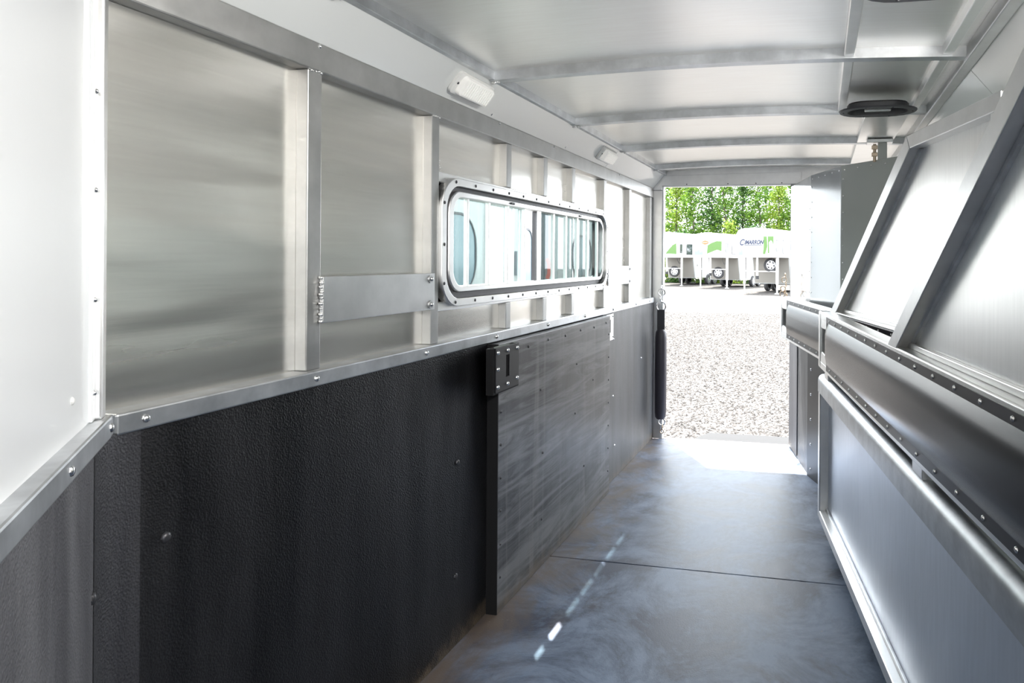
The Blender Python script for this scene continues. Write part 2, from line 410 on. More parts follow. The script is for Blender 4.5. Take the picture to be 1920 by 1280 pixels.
# ------------------------------------------------------------------ barred window
win = struct(empty('window_1', (WL, (WY0+WY1)/2, WZ0)))
ox, oy, oz = WL, (WY0+WY1)/2, WZ0
def loc_rr(y0, y1, z0, z1, r): return [(p[0]-oy, p[1]-oz) for p in rrect(y0, y1, z0, z1, r)]
r0 = loc_rr(WY0, WY1, WZ0, WZ1, .12)
r1 = loc_rr(WY0+.034, WY1-.034, WZ0+.028, WZ1-.028, .10)
r2_ = loc_rr(WY0+.075, WY1-.055, WZ0+.052, WZ1-.045, .085)
r3 = loc_rr(WY0+.112, WY1-.075, WZ0+.072, WZ1-.066, .065)
ring(r0, r1, -.02, .012).build('window_flange', M['alu_bright'], win, bevel=.003, smooth=True)
ring(r1, r2_, -.055, -.014).build('gasket', M['gasket'], win, bevel=.002, smooth=True)
ring(r2_, r3, -.06, -.002).build('inner_frame', M['alu_bright'], win, bevel=.004, smooth=True)
ring(loc_rr(WY0+.002, WY1-.002, WZ0-.006, WZ1+.006, .004), r1, -.05, -.036).build('shade_backing', M['black_matte'], win)  # black ring painting the shaded gaps behind the flange corners
gy0, gy1, gz0, gz1 = WY0+.112-oy, WY1-.075-oy, .072, WZ1-.066-oz
bars = [2.55+.1828*k for k in range(10)]
for y in bars:
    B(-.030, -.014, y-oy-.009, y-oy+.009, gz0-.008, gz1+.008).build('window_bar', M['alu_bright'], win, bevel=.003)
def pane(y0, y1, x, mn, nm='pane'): 
    return B(x-.004, x, y0-oy, y1-oy, gz0-.006, gz1+.006).build(nm, M[mn], win)
pane(2.42, 2.93, -.040, 'glass'); pane(2.93, 3.11, -.040, 'glass')
pane(3.30, 3.84, -.048, 'glass_tint'); pane(3.84, 4.27, -.040, 'glass_tint')
B(-.056, -.036, 3.105-oy, 3.130-oy, gz0, gz1).build('sash_stile', M['alu_white'], win)
B(-.060, -.044, 3.285-oy, 3.335-oy, gz0, gz1).build('sash_stile', M['black'], win)
B(-.060, -.036, 4.225-oy, 4.262-oy, gz0, gz1).build('sash_stile', M['black'], win)
for k in range(13):
    y = WY0+.10+k*.152
    for z in (WZ1-.016, WZ0+.016): screw(win, (.012, y-oy, z-oz), (1, 0, 0), .0065, .003, 'screw_dark', 'flange_screw')
for z in (1.35, 1.49, 1.64):
    for y in (WY0+.018, WY1-.018): screw(win, (.012, y-oy, z-oz), (1, 0, 0), .0065, .003, 'screw_dark', 'flange_screw')
for y in (2.925, 3.83): B(-.012, .004, y-oy-.02, y-oy+.02, gz1+.006, gz1+.016).build('catch', M['black'], win, bevel=.003)

# ------------------------------------------------------------------ latch plates on the left wall
def latch_plate(y0, y1, z0, z1, x, depth, mat_, slotm, label, nbolt, group):
    cy = (y0+y1)/2; t = empty('latch_plate', (x, cy, z0)); a, b, h = y0-cy, y1-cy, z1-z0
    sy, sw, s0, s1 = 0.0, .016, .05, h-.035
    mb = MB()
    for q in ((a, -sw, 0, h), (sw, b, 0, h), (-sw, sw, 0, s0), (-sw, sw, s1, h)): mb.box(depth, depth+.006, q[0], q[1], q[2], q[3])
    mb.build('face_plate', mat_, t)
    B(0, depth, a-.012 if depth > .02 else a, b+.012 if depth > .02 else b, -.008 if depth > .02 else 0, h).build('mounting_block', slotm, t)
    for (yy, zz) in nbolt: screw(t, (depth+.006, yy, zz), (1, 0, 0), .009 if depth > .02 else .006, .006, 'screw', 'bolt')
    return tag(t, label, 'plate', group)
h1 = 1.085-.915
latch_plate(2.575, 2.79, .915, 1.088, WL+.058, .03, M['black'], M['black_matte'], 'black slotted latch plate with silver bolts at the near edge of the scuffed board',
            [(-.09, .02), (-.09, .09), (-.09, .155), (0, .02), (0, .155), (.09, .03), (.09, .155)], 'slotted latch plates')
latch_plate(4.26, 4.415, .925, 1.092, WL+.012, .008, M['alu'], M['black_matte'], 'pale aluminium slotted latch plate below the far end of the barred window',
            [(-.06, .02), (.06, .02), (-.06, .15), (.06, .15)], 'slotted latch plates')

# ------------------------------------------------------------------ slant front wall (left edge of the view)
wf = struct(empty('wall_front', (WL, 1.10, 0), R(-48.6)))     # local +x runs along the wall
FL = 2.95
B(0.0, FL, -.05, -.012, RAILT-.02, 2.20).build('white_sheet', M['front_sheet'], wf)
B(0, FL, -.06, 0, 0, RAILB+.01).build('rubber_liner', M['liner_lit'], wf, bevel=.003)
B(.0, FL, -.05, .014, RAILB, RAILT).build('rail', M['alu_worn'], wf, bevel=.004)
B(.015, .05, -.04, .004, RAILT, 2.2).build('corner_trim', M['alu_bright'], wf, bevel=.004)
B(.05, .075, -.04, -.006, RAILT, 2.2).build('corner_trim', M['alu_white'], wf, bevel=.003)
fr_ = .20; A0 = R(-48.6); dx_ = (math.cos(A0), math.sin(A0))
# interior angle between slant wall (+local x) and left wall (+Y in world): bend made as an arc tangent to both liner faces
wy = (math.cos(math.pi/2-A0), math.sin(math.pi/2-A0))      # world +Y in wall-local axes
half = math.acos(max(-1, min(1, wy[0])))/2
tl_ = fr_/math.tan(half)
n1_ = Vector((0, 1)); n2_ = Vector((wy[1], -wy[0])); n2_ = n2_ if n2_.dot(Vector((1, 0))) > 0 else -n2_
# corner of the two liner faces, in wall-local axes
k_ = .013
cpt = Vector((0, 0)); 
det = n1_.x*n2_.y-n1_.y*n2_.x; cpt = Vector(((.001*n2_.y-k_*n1_.y)/det, (n1_.x*k_-n2_.x*.001)/det))
cen = cpt+((Vector((1, 0))+Vector(wy)).normalized())*(fr_/math.sin(half))
a0_ = math.atan2(-n1_.y, -n1_.x); a1_ = math.atan2(-n2_.y, -n2_.x)
while a1_-a0_ > math.pi: a1_ -= 2*math.pi
while a1_-a0_ < -math.pi: a1_ += 2*math.pi
arc_ = [tuple(cen+Vector((math.cos(a0_+(a1_-a0_)*k/10), math.sin(a0_+(a1_-a0_)*k/10)))*fr_) for k in range(11)]
MB().prism(arc_+[tuple(cpt)], 0, RAILB+.005, 'xy').build('liner_bend_half_lit', M['liner_bend_half_lit'], wf, smooth=True, auto=50)
for z in (1.19, 1.36, 1.56, 1.74): screw(wf, (.062, -.006, z), (0, 1, 0), .005, .004)
for x in (.03, .34, .7): screw(wf, (x, .014, 1.118), (0, 1, 0), .009, .005)
screw(wf, (.10, 0, .83), (0, 1, 0), .012, .006, 'screw_dark')
screw(wf, (.2, -.012, 1.20), (0, 1, 0), .007, .004, 'white_plastic')

# ------------------------------------------------------------------ ceiling
ceil = struct(empty('ceiling', (0, 0, CZ)))
def ribz(x): return arch(x)
def arcstrip(y0, y1, zb, zt, x0=CXL, x1=CXR, n=14):
    L_ = []
    for k in range(n+1):
        x = x0+(x1-x0)*k/n; a = arch(x)
        L_.append([(x, y0, zb+a), (x, y1, zb+a), (x, y1, zt+a), (x, y0, zt+a)])
    return MB().band(L_, caps=True)
ribs = [-.20, .70, 1.60, 2.50, 3.41, 4.29, 5.20]
for y in ribs: arcstrip(y, y+.048, -.020, .016).build('roof_bow', M['alu_worn'], ceil, smooth=True, auto=30)
ys = [-1.3]+ribs+[YE+.02]
for a, b in zip(ys[:-1], ys[1:]): arcstrip(a+.02, b+.024, .016, .024, CXL-.03, CXR+.03).build('roof_sheet', M['sheet_ceiling'], ceil, smooth=True, auto=30)
# longitudinal bars framing the vents
for xa, xb in ((.072, .108), (.39, .425)):
    for a, b in ((.748, 1.60), (1.648, 2.50), (2.548, 3.41)):
        B(xa, xb, a, b, -.014+arch(xa), .02+arch(xa)).build('purlin', M['alu_bright'], ceil, bevel=.003)
B(.20, .40, 3.458, 4.29, -.006, .03).build('purlin_plate', M['alu_bright'], ceil, bevel=.003)
B(.20, .40, 4.338, 5.20, -.006, .03).build('purlin_plate', M['alu_bright'], ceil, bevel=.003)
B(CXR-.035, CXR+.004, -1.0, YE, -.030, .02).build('edge_rail', M['alu'], ceil, bevel=.004)
B(CXL-.004, CXL+.020, -1.0, YE, -.016, .02).build('edge_rail', M['alu_worn'], ceil, bevel=.003)
for y in ribs[2:]: weld(ceil, (CXL+.006, y+.02, -.022), (CXL+.03, y+.02, -.024), 4, .008)

# coves
def cove(name, side, segs):
    for y0, y1 in segs:
        if side < 0: poly = [(WL+.004, HT), (CXL+.006, CZ-.006), (CXL+.006, CZ+.06), (WL-.05, CZ+.06), (WL-.05, HT)]
        else: poly = [(WR-.004, HT-.01), (CXR, CZ-.012), (CXR, CZ+.06), (WR+.05, CZ+.06), (WR+.05, HT-.01)]
        MB().prism(poly, y0, y1, 'xz').build('cove_panel', M['cove'], name, bevel=.002)
tl = struct(empty('trim_2')); cove(tl, -1, ((-1.0, 4.275), (4.279, YE-.002)))
tr = struct(empty('trim_3')); cove(tr, 1, ((-1.3, 2.66), (2.664, YE-.002)))
cn = Vector((.79, 0, -.61))
for y in (2.69, 3.55): screw(tl, (WL+.012, y, HT+.012), tuple(cn), .007, .004)

# dome lights on the left cove, added fill lamps on the right one
M['lens_lit'] = None
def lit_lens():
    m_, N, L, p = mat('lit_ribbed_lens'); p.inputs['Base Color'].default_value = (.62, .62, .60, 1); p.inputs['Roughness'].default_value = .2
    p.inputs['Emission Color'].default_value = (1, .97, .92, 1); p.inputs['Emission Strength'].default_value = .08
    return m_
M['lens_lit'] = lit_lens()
def dome_light(yc, label, side=-1, watts=0.0, grp='dome lights on the cove'):
    if side < 0: c = Vector(((WL+.004+CXL+.006)/2, yc, (HT+CZ-.006)/2)); nz = cn.normalized()
    else: c = Vector(((WR-.004+CXR)/2, yc, (HT-.01+CZ-.012)/2)); nz = Vector((-cn.x, 0, cn.z)).normalized()
    t = bpy.data.objects.new('dome_light', None); COL.objects.link(t)
    tx = Vector((0, 1, 0)); ty = nz.cross(tx)
    mm = Matrix((tx, ty, nz)).transposed().to_4x4(); mm.translation = c; t.matrix_world = mm
    def rr(hx, hy, z, r=.016): return [(p[0], p[1], z) for p in rrect(-hx, hx, -hy, hy, r, 4)]
    MB().band([rr(.130, .044, 0), rr(.130, .044, .012), rr(.122, .038, .016)], caps=True).build('base', M['white_plastic'], t, smooth=True)
    MB().band([rr(.108, .037, .016), rr(.106, .035, .034), rr(.095, .027, .040)], caps=True).build('lens', M['lens_lit'], t, smooth=True)
    for k in range(13):
        x = -.09+k*.015
        B(x-.003, x+.003, -.028, .028, .0385, .0425).build('lens_rib', M['lens_lit'], t)
    for sx in (-1, 1): screw(t, (sx*.118, 0, .0165), (0, 0, 1), .005, .003, 'screw_dark')
    if watts:  # only the added right-hand fill lamps emit
        ld = bpy.data.lights.new('fill_lamp', 'AREA'); ld.shape = 'RECTANGLE'; ld.size = .20; ld.size_y = .065; ld.energy = watts; ld.color = (1, .975, .94)
        lo = bpy.data.objects.new('fill_lamp', ld); COL.objects.link(lo); lo.parent = t; lo.location = (0, 0, .046); lo.rotation_euler = (math.pi, 0, 0)
    return tag(t, label, 'light', grp)
dome_light(2.435, 'ribbed clear dome light on the white cove, above the wall left of the window', -1, 0)
dome_light(4.14, 'small dome light on the white cove close to the rear doorway', -1, 0)
dome_light(.28, 'added unseen fill light on the right-hand cove beside the viewpoint', 1, 2.2)  # added out of view to brighten the front wall
dome_light(1.45, 'added unseen fill light on the right-hand cove above the nearer divider', 1, 7)  # added out of view to brighten the left wall

# roof vents
def vent(xc, yc, label):
    z0 = 2.088; t = empty('roof_vent', (xc, yc, z0))
    def st(hx, hy, z):
        pts = []
        for s_, a0 in ((1, -90), (-1, 90)):
            for k in range(11):
                a = R(a0+18*k); pts.append((s_*(hx-hy)+hy*math.cos(a), hy*math.sin(a), z))
        return pts
    MB().band([st(.165, .112, .006), st(.161, .108, 0), st(.128, .074, 0), st(.122, .068, .03), st(.13, .078, .03), st(.13, .078, .006), st(.165, .112, .006)]).build('bezel', M['gasket'], t, smooth=True)
    MB().band([st(.124, .072, .030), st(.124, .072, .036)], caps=True).build('well', M['black_matte'], t)
    B(-.055, .055, -.012, .012, .004, .016).build('crank_bar', M['alu_bright'], t, bevel=.003)
    B(-.115, .115, -.006, .006, .022, .030).build('cross_rod', M['steel'], t, bevel=.002)
    B(-.05, .05, .012, .03, .004, .032).build('bracket', M['black'], t, bevel=.002)
    for x, y in ((-.145, 0), (.145, 0), (-.055, .093), (.055, .093), (-.055, -.093), (.055, -.093)): screw(t, (x, y, 0), (0, 0, -1), .005, .003, 'screw_dark')
    return tag(t, label, 'vent', 'oval roof vents')
vent(.237, 3.215, 'black oval roof vent between the ceiling bars, above the far divider')
vent(.237, 1.755, 'black oval roof vent cut off by the top edge of the picture')

# ------------------------------------------------------------------ right wall (behind the dividers)
wr_ = struct(empty('wall_right'))
DY0, DY1, DZ = -.95, -.10, 1.95            # side door opening, unseen, added to bring in daylight
bw = ((.75, 1.95), (2.25, 3.55))           # hip windows, unseen, added to bring in daylight
BZ0, BZ1 = 1.22, 1.82
B(WR, WR+.05, -1.35, DY0, 0, 2.2).build('panel', M['sheet_wall'], wr_)
B(WR, WR+.05, DY0, DY1, DZ, 2.2).build('panel', M['sheet_wall'], wr_)
cuts = [DY1]+[c for w_ in bw for c in w_]+[YE+.02]
for k in range(0, len(cuts), 2): B(WR, WR+.05, cuts[k], cuts[k+1], RAILT, 2.2).build('panel', M['sheet_wall'], wr_)
for a, b in bw:
    B(WR, WR+.05, a, b, RAILT, BZ0).build('panel', M['sheet_wall'], wr_); B(WR, WR+.05, a, b, BZ1, 2.2).build('panel', M['sheet_wall'], wr_)
B(WR-.012, WR+.05, DY1, YE, 0, RAILB+.01).build('rubber_liner', M['liner'], wr_, bevel=.003)
B(WR-.012, WR+.05, -1.2, DY0, 0, RAILB+.01).build('rubber_liner', M['liner'], wr_, bevel=.003)
B(WR-.022, WR+.05, DY1, YE, RAILB, RAILT).build('rail', M['alu_worn'], wr_, bevel=.004)
for k, (a, b) in enumerate(bw):
    wv = struct(empty('window_%d' % (k+2), (WR, (a+b)/2, BZ0)))  # added daylight opening, hidden behind the dividers
    c = (a+b)/2
    ring([(p[0]-c, p[1]-BZ0) for p in rrect(a-.04, b+.04, BZ0-.04, BZ1+.04, .1)], [(p[0]-c, p[1]-BZ0) for p in rrect(a+.02, b-.02, BZ0+.02, BZ1-.02, .07)], -.012, .055).build('window_frame', M['alu_bright'], wv, smooth=True)
    B(.02, .024, a-c, b-c, 0, BZ1-BZ0).build('pane', M['glass'], wv)
    for j in range(5):
        y = a-c+(j+1)*(b-a)/6; B(.0, .014, y-.008, y+.008, 0, BZ1-BZ0).build('window_bar', M['alu_bright'], wv, bevel=.003)
dj = struct(empty('door_2', (WR, DY0, 0)))  # frame and leaf of the added side door
for a, b, c, d in ((-.03, .02, 0, DZ), (DY1-DY0-.02, DY1-DY0+.03, 0, DZ), (-.03, DY1-DY0+.03, DZ, DZ+.05)): B(-.01, .07, a, b, c, d).build('door_jamb', M['alu'], dj, bevel=.004)
lf = B(.08, .12, -1.33, -.02, .02, DZ-.02).build('door_leaf', M['trailer_white'], dj, bevel=.004)

# ------------------------------------------------------------------ rear wall with the doorway
wre = struct(empty('wall_rear', (0, YE, 0)))
DHX0, DHX1, DHZ = -1.252, -.232, 2.035
B(-1.40, DHX0, 0, .05, 0, 2.0).build('door_jamb', M['alu'], wre, bevel=.004)
MB().prism([(-1.325, 2.0), (DHX0, 2.0), (DHX0, DHZ), (.62, DHZ), (.62, 2.22), (-1.40, 2.22), (-1.40, 2.0)], 0, .05, 'xz').build('door_head', M['alu'], wre, bevel=.003)
MB().prism([(-1.318, 2.0), (-1.222, 2.115), (-.15, 2.128), (-.15, DHZ), (DHX0, DHZ), (DHX0, 2.0)], -.016, 0, 'xz').build('head_plate', M['alu'], wre, bevel=.002)
B(DHX1, -.13, 0, .05, 0, DHZ).build('panel', M['trailer_white'], wre)
B(.53, .65, 0, .05, 0, DHZ).build('panel', M['trailer_white'], wre)
B(-.13, .53, 0, .05, 0, .35).build('panel', M['trailer_white'], wre)  # opening left above it is unseen, added to let daylight in
B(DHX0, DHX0+.012, .0, .06, 0, DHZ).build('door_seal', M['alu_white'], wre, bevel=.003)
B(DHX0, DHX1, .0, .06, DHZ-.008, DHZ).build('door_seal', M['alu_white'], wre)
for x in (-1.05, -.72, -.5, -.3): screw(wre, (x, -.016, DHZ+.008), (0, -1, 0), .005, .004, 'screw_dark')

# padded bar hanging at the left jamb
bb = empty('padded_bar', (-1.222, 5.45, .19))
prof = []
pad = MB(); L_ = []
for z, r in ((0, .012), (.004, .030), (.02, .042), (.06, .046), (.36, .0475), (.64, .046), (.685, .041), (.705, .028), (.709, .012)):
    L_.append([(r*math.cos(2*math.pi*i/16), r*math.sin(2*math.pi*i/16), z) for i in range(16)])
pad.band(L_, caps=True).build('pad_sleeve', plain('charcoal_vinyl_pad', (.045, .04, .05), .42), bb, smooth=True)
B(-.03, .03, -.008, .008, .70, .86).build('strap', M['gasket'], bb, bevel=.003)
def torus(c, R_, r, ax, n=18):
    c = Vector(c); ax = Vector(ax).normalized(); a = ax.orthogonal().normalized(); b = ax.cross(a)
    return MB().tube([c+(a*math.cos(2*math.pi*k/n)+b*math.sin(2*math.pi*k/n))*R_ for k in range(n)], r, 6, True)
torus((0, 0, .885), .036, .0055, (0, 1, 0)).build('ring', M['steel'], bb, smooth=True)
torus((.0, 0, .945), .022, .005, (1, 0, 0)).build('chain_link', M['steel'], bb, smooth=True)
torus((.003, 0, .995), .027, .006, (0, 1, 0)).build('ring', M['steel'], bb, smooth=True)
torus((0.003, .01, 1.03), .018, .005, (1, 0, 0)).build('chain_link', M['steel'], bb, smooth=True)
torus((.01, 0, -.020), .026, .005, (0, 1, 0)).build('ring', M['steel'], bb, smooth=True)
torus((.018, 0, -.06), .017, .004, (1, 0, 0)).build('snap_hook', M['rusty'], bb, smooth=True)
torus((.012, 0, -.095), .014, .004, (0, 1, 0)).build('chain_link', M['rusty'], bb, smooth=True)
tag(bb, 'charcoal padded bar with metal rings hanging beside the left jamb of the rear doorway', 'padded bar')

# ------------------------------------------------------------------ tack partition in the right rear corner
pts = [(-.228, 5.585), (-.068, 4.86), (.116, 4.396), (.585, 3.835)]
tk = empty('tack_partition', (pts[0][0], pts[0][1], 0))
def P2(p): return (p[0]-pts[0][0], p[1]-pts[0][1])
def facet(a, b, z0, z1, th, m_, name, off=0.0, ea=0.0, eb=0.0):
    a = Vector(P2(a)); b = Vector(P2(b)); d = (b-a).normalized(); n = Vector((d.y, -d.x)); n = n if n.x < 0 else -n
    a = a+d*ea; b = b-d*eb
    q = [a+n*off, b+n*off, b+n*(off-th), a+n*(off-th)]
    return MB().prism([tuple(v) for v in q], z0, z1, 'xy').build(name, m_, tk, bevel=.0015), d, n
ZS = 1.150
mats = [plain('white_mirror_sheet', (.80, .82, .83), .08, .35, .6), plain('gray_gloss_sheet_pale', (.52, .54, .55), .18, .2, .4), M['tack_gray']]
for k in range(3):
    facet(pts[k], pts[k+1], ZS, 2.012, .02, mats[k], 'upper_sheet', 0, .0015, .0015)
    lw, d, n = facet(pts[k], pts[k+1], 0.0, ZS, .02, (M['liner_far'], M['liner'], M['liner'])[k], 'lower_liner', 0)
f_, d, n = facet(pts[1], pts[2], .0, ZS-.005, .006, M['pad_edge'], 'rubber_flap', .008, -.02, .2)
a = Vector(P2(pts[1]))
for k in range(7): screw(tk, (*(a+d*.045+n*.008), .06+k*.165), (*n, 0), .008, .004, 'screw', 'rivet')
f_, d, n = facet(pts[0], pts[1], 0.02, ZS-.05, .004, M['liner_lit'], 'wear_strip', .006, .0, .42)
for k in range(3):
    a = Vector(P2(pts[k])); b = Vector(P2(pts[k+1])); d = (b-a).normalized(); n = Vector((d.y, -d.x)); n = n if n.x < 0 else -n
    if k > 0:
        for j in range(5 if k == 1 else 7): screw(tk, (*(a+d*(.03+j*.11)), 1.985-.0), (*n, 0), .005, .003, 'screw', 'rivet')
        for j in range(8): screw(tk, (*(a+d*.02), 1.23+j*.1), (*n, 0), .005, .003, 'screw', 'rivet')
    else:
        for j in range(6): screw(tk, (*(b-d*.03), 1.23+j*.14), (*n, 0), .005, .003, 'screw', 'rivet')
q = Vector(P2((.31, 4.165)))
MB().box(q.x, q.x+.05, q.y, q.y+.04, 2.0, 2.125).build('top_post', M['tack_gray'], tk, bevel=.002)
B(q.x-.06, q.x+.08, q.y-.03, q.y+.07, 2.105, 2.125).build('post_bracket', M['alu'], tk, bevel=.003)
MB().cyl((q.x-.018, q.y, 2.0), (q.x-.018, q.y, 2.10), .009, 10).build('latch_bolt', M['rusty'], tk, smooth=True)
for z in (2.03, 2.07): B(q.x-.034, q.x-.002, q.y-.012, q.y+.014, z, z+.022).build('latch_keeper', M['rusty'], tk, bevel=.003)
tag(tk, 'faceted glossy gray partition with black rubber below, right of the rear doorway', 'partition')

# chain bunch at its door edge
ch = empty('hanging_chain', (-.262, 5.44, 1.16))
for k, (x, z) in enumerate(((0, .17), (-.008, .135), (.006, .10), (-.016, .07), (.002, .045), (-.022, .03), (.012, .02))):
    torus((x, .0, z), .015+.004*(k % 2), .004, ((1, .2, 0), (.2, 1, 0))[k % 2], 12).build('chain_link', M['rusty'], ch, smooth=True)
tag(ch, 'short rusty chain bunched at the door edge of the gray partition', 'chain')

# ------------------------------------------------------------------ stall dividers
DL = 3.3                 # length free end -> hinge; local x from free end, local -y is the visible face
def bulge(x0, x1, z0, z1, y, out, nx=24, nz=8):
    mb = MB(); V = []; Fs = []
    for i in range(nx+1):
        for j in range(nz+1):
            u = i/nx; v = j/nz
            e = min(1, min(u, 1-u)*(x1-x0)/.05); g = min(1, min(v, 1-v)*(z1-z0)/.05)
            h = out*math.sin(e*math.pi/2)*math.sin(g*math.pi/2)
            V.append((x0+(x1-x0)*u, y-h, z0+(z1-z0)*v))
    for i in range(nx):
        for j in range(nz):
            a_ = i*(nz+1)+j; Fs.append((a_, a_+nz+1, a_+nz+2, a_+1))
    return mb.add(V, Fs)
def divider(end, ang, lower, label):
    t = empty('stall_divider', (end[0], end[1], 0), R(ang)-math.pi/2)   # local +x -> (sin a, -cos a)
    TH = .062
    # --- padded waist band
    B(0, DL, 0, TH, 1.138, 1.178).build('band_rail', M['alu_bright'], t, bevel=.005, seg=3)
    B(0, DL, 0, TH, .885, .922).build('band_rail', M['alu_bright'], t, bevel=.004)
    B(0, .065, -.002, TH+.002, .885, 1.178).build('end_post', M['alu_bright'], t, bevel=.010, seg=3)
    MB().prism([(.06, 1.145), (.285, 1.145), (.285, 1.10), (.10, 1.095), (.06, 1.10)], .001, TH-.001, 'xz').build('end_gusset', M['alu_bright'], t, bevel=.003)
    MB().prism([(.06, .915), (.285, .915), (.285, .965), (.10, .975), (.06, .96)], .001, TH-.001, 'xz').build('end_gusset', M['alu_bright'], t, bevel=.003)
    lb = B(.06, .29, .034, .05, .96, 1.10).build('latch_housing', M['black_matte'], t)
    for z in (.995, 1.065): MB().dome((.21, .034, z), (0, -1, 0), .012, .008).build('latch_bolt', M['screw_dark'], t, smooth=True)
    B(-.012, .0, .02, .04, .99, 1.07).build('latch_tongue', M['steel'], t, bevel=.003)
    for y, sgn in ((-.004, 1), (TH+.004, -1)):
        pe = B(.27, DL-.02, min(y, y+.005*sgn), max(y, y+.005*sgn), .903, 1.165).build('pad_edging', M['pad_edge'], t)
        if sgn > 0:
            bulge(.285, DL-.03, .932, 1.138, y, .016, 60, 8).build('pad', M['pad'], t, smooth=True, auto=180)
        else:
            MB().box(.285, DL-.03, y, y+.012, .932, 1.138).build('pad', M['pad'], t, bevel=.01, seg=3)
        x = .36; 
        while x < DL-.1:
            yy = y-.0 if sgn > 0 else y
            screw(t, (x, yy, 1.151), (0, -sgn, 0), .0065, .0035, 'steel', 'pad_screw')
            if sgn > 0: screw(t, (x+.02, yy, .917), (0, -sgn, 0), .0065, .0035, 'steel', 'pad_screw')
            x += .16
    # --- upper framed panel with raked front bar
    k = (1.908-1.178)/(2.58-1.47)
    MB().prism([(1.47, 1.172), (1.575, 1.172), (2.615, 1.172+k*(2.615-1.575)), (2.58, 1.908)], 0, TH, 'xz').build('raked_bar', M['alu'], t, bevel=.003)
    MB().prism([(2.58, 1.908), (2.615, 1.172+k*(2.615-1.575)), (DL, 1.172+k*(2.615-1.575)), (DL, 1.908)], 0.0, TH, 'xz').build('top_bar', M['alu'], t, bevel=.003)
    zt = 1.172+k*(2.615-1.575)
    B(DL-.06, DL, 0, TH, 1.178, zt).build('hinge_stile', M['alu'], t, bevel=.003)
    MB().prism([(1.57, 1.178), (DL-.05, 1.178), (DL-.05, zt+.01), (2.62, zt+.01)], .046, .052, 'xz').build('upper_sheet', M['sheet_divider'], t)
    B(1.575, DL-.06, .032, .046, 1.178, 1.196).build('sheet_lip', M['alu_bright'], t, bevel=.003)
    # thin lip where sheet meets the raked bar
    s0 = (1.59, 1.178); e0 = (2.60, 1.178+k*1.01)
    MB().prism([(1.580, 1.178), (1.605, 1.178), (2.635, 1.178+k*1.03-.004), (2.61, 1.178+k*1.03-.004)], .036, .047, 'xz').build('sheet_lip', M['alu_worn'], t)
    # --- hinge arms to the wall
    for z in (.92, 1.12, 1.75): MB().cyl((DL-.02, TH*.5, z), (DL-.02, TH*.5, z+.05), .022, 12).build('hinge_barrel', M['steel'], t, smooth=True)
    if lower:
        g = empty('lower_gate', (0, 0, .10), 0, t)
        # rounded top rail
        rr = []
        for kk in range(9):
            a_ = R(180-180*kk/8); rr.append((.031+.033*math.cos(a_), .714+.033*math.sin(a_)))
        poly = rr+[(.064, .655), (-.002, .655)]
        MB().prism(poly, 0, DL, 'yz').build('top_rail', M['alu_worn'], g, smooth=True, auto=30)
        B(0, .055, 0, TH, .0, .66).build('gate_stile', M['alu'], g, bevel=.005)
        B(DL-.055, DL, 0, TH, .0, .66).build('gate_stile', M['alu'], g, bevel=.005)
        B(.055, DL-.055, 0, TH, .0, .045).build('bottom_rail', M['alu_bright'], g, bevel=.004)
        B(.05, DL-.05, .046, .052, .03, .66).build('gate_sheet', M['sheet_scuffed'], g)
        B(.055, DL-.055, .034, .046, .045, .058).build('sheet_lip', M['alu_worn'], g, bevel=.003)
        for x in (.13, 1.72): 
            B(x, x+.10, .012, .05, .745, .79).build('hanger_strap', M['alu_bright'], g, bevel=.004)
    tag(t, label, 'divider', 'swung open stall dividers')
    return t
d1 = divider((-.008, 3.835), 8.5, True, 'nearer stall divider with black padded band and scuffed lower gate')
d2 = divider((-.29, 5.29), 13.4, False, 'farther stall divider without a lower gate, its padded end beside the gray partition')

# ------------------------------------------------------------------ outside: ground and gravel
GZ = -.30
def plane_grid():
    return MB().add([(-90, -60, GZ), (60, -60, GZ), (60, 120, GZ), (-90, 120, GZ)], [(0, 1, 2, 3)])
gr = struct(plane_grid().build('ground', M['gravel']), 'pale gravel yard in bright sun')
def gravel_stones():
    V = []; Fs = []
    rnd = random.Random(3)
    def put(x, y, r):
        o = len(V); a = rnd.uniform(0, 6.28); ca, sa = math.cos(a), math.sin(a); rx = r*rnd.uniform(.8, 1.4); ry = r*rnd.uniform(.6, 1); rz = r*rnd.uniform(.4, .8)
        for px, py, pz in ((1, .3, .1), (.2, 1, -.1), (-1, .2, .2), (-.1, -1, 0), (.1, .1, 1), (0, 0, -1)):
            V.append((x+px*rx*ca-py*ry*sa, y+px*rx*sa+py*ry*ca, GZ+.004+pz*rz))
        for f in ((0, 1, 4), (1, 2, 4), (2, 3, 4), (3, 0, 4), (1, 0, 5), (2, 1, 5), (3, 2, 5), (0, 3, 5)): Fs.append(tuple(i+o for i in f))
    for _ in range(42000):
        y = 6.2+ (rnd.random()**1.9)*17; xc = -.135*y; x = xc+rnd.uniform(-.115*y-.35, .115*y+.45)
        put(x, y, rnd.uniform(.012, .026))
    return MB().add(V, Fs)
gsb = gravel_stones()
me = bpy.data.meshes.new('gravel_stones'); me.from_pydata(gsb.v, [], gsb.f); me.materials.append(M['stones'])
gs_ = bpy.data.objects.new('gravel_stones', me); COL.objects.link(gs_)
gs_['kind'] = 'stuff'; tag(gs_, 'loose pale gravel stones on the yard behind the doorway', 'gravel')
# rear step beyond the threshold
stp = MB().prism([(-1.12, 5.64), (-.18, 5.64), (-.18, 6.12), (-.94, 6.12)], -.10, -.055, 'xy').build('bumper_step', plain('dark_gray_step_rubber', (.018, .0185, .02), .9), None, bevel=.004)
tag(stp, 'flat dark gray bumper step just outside the rear threshold', 'step')

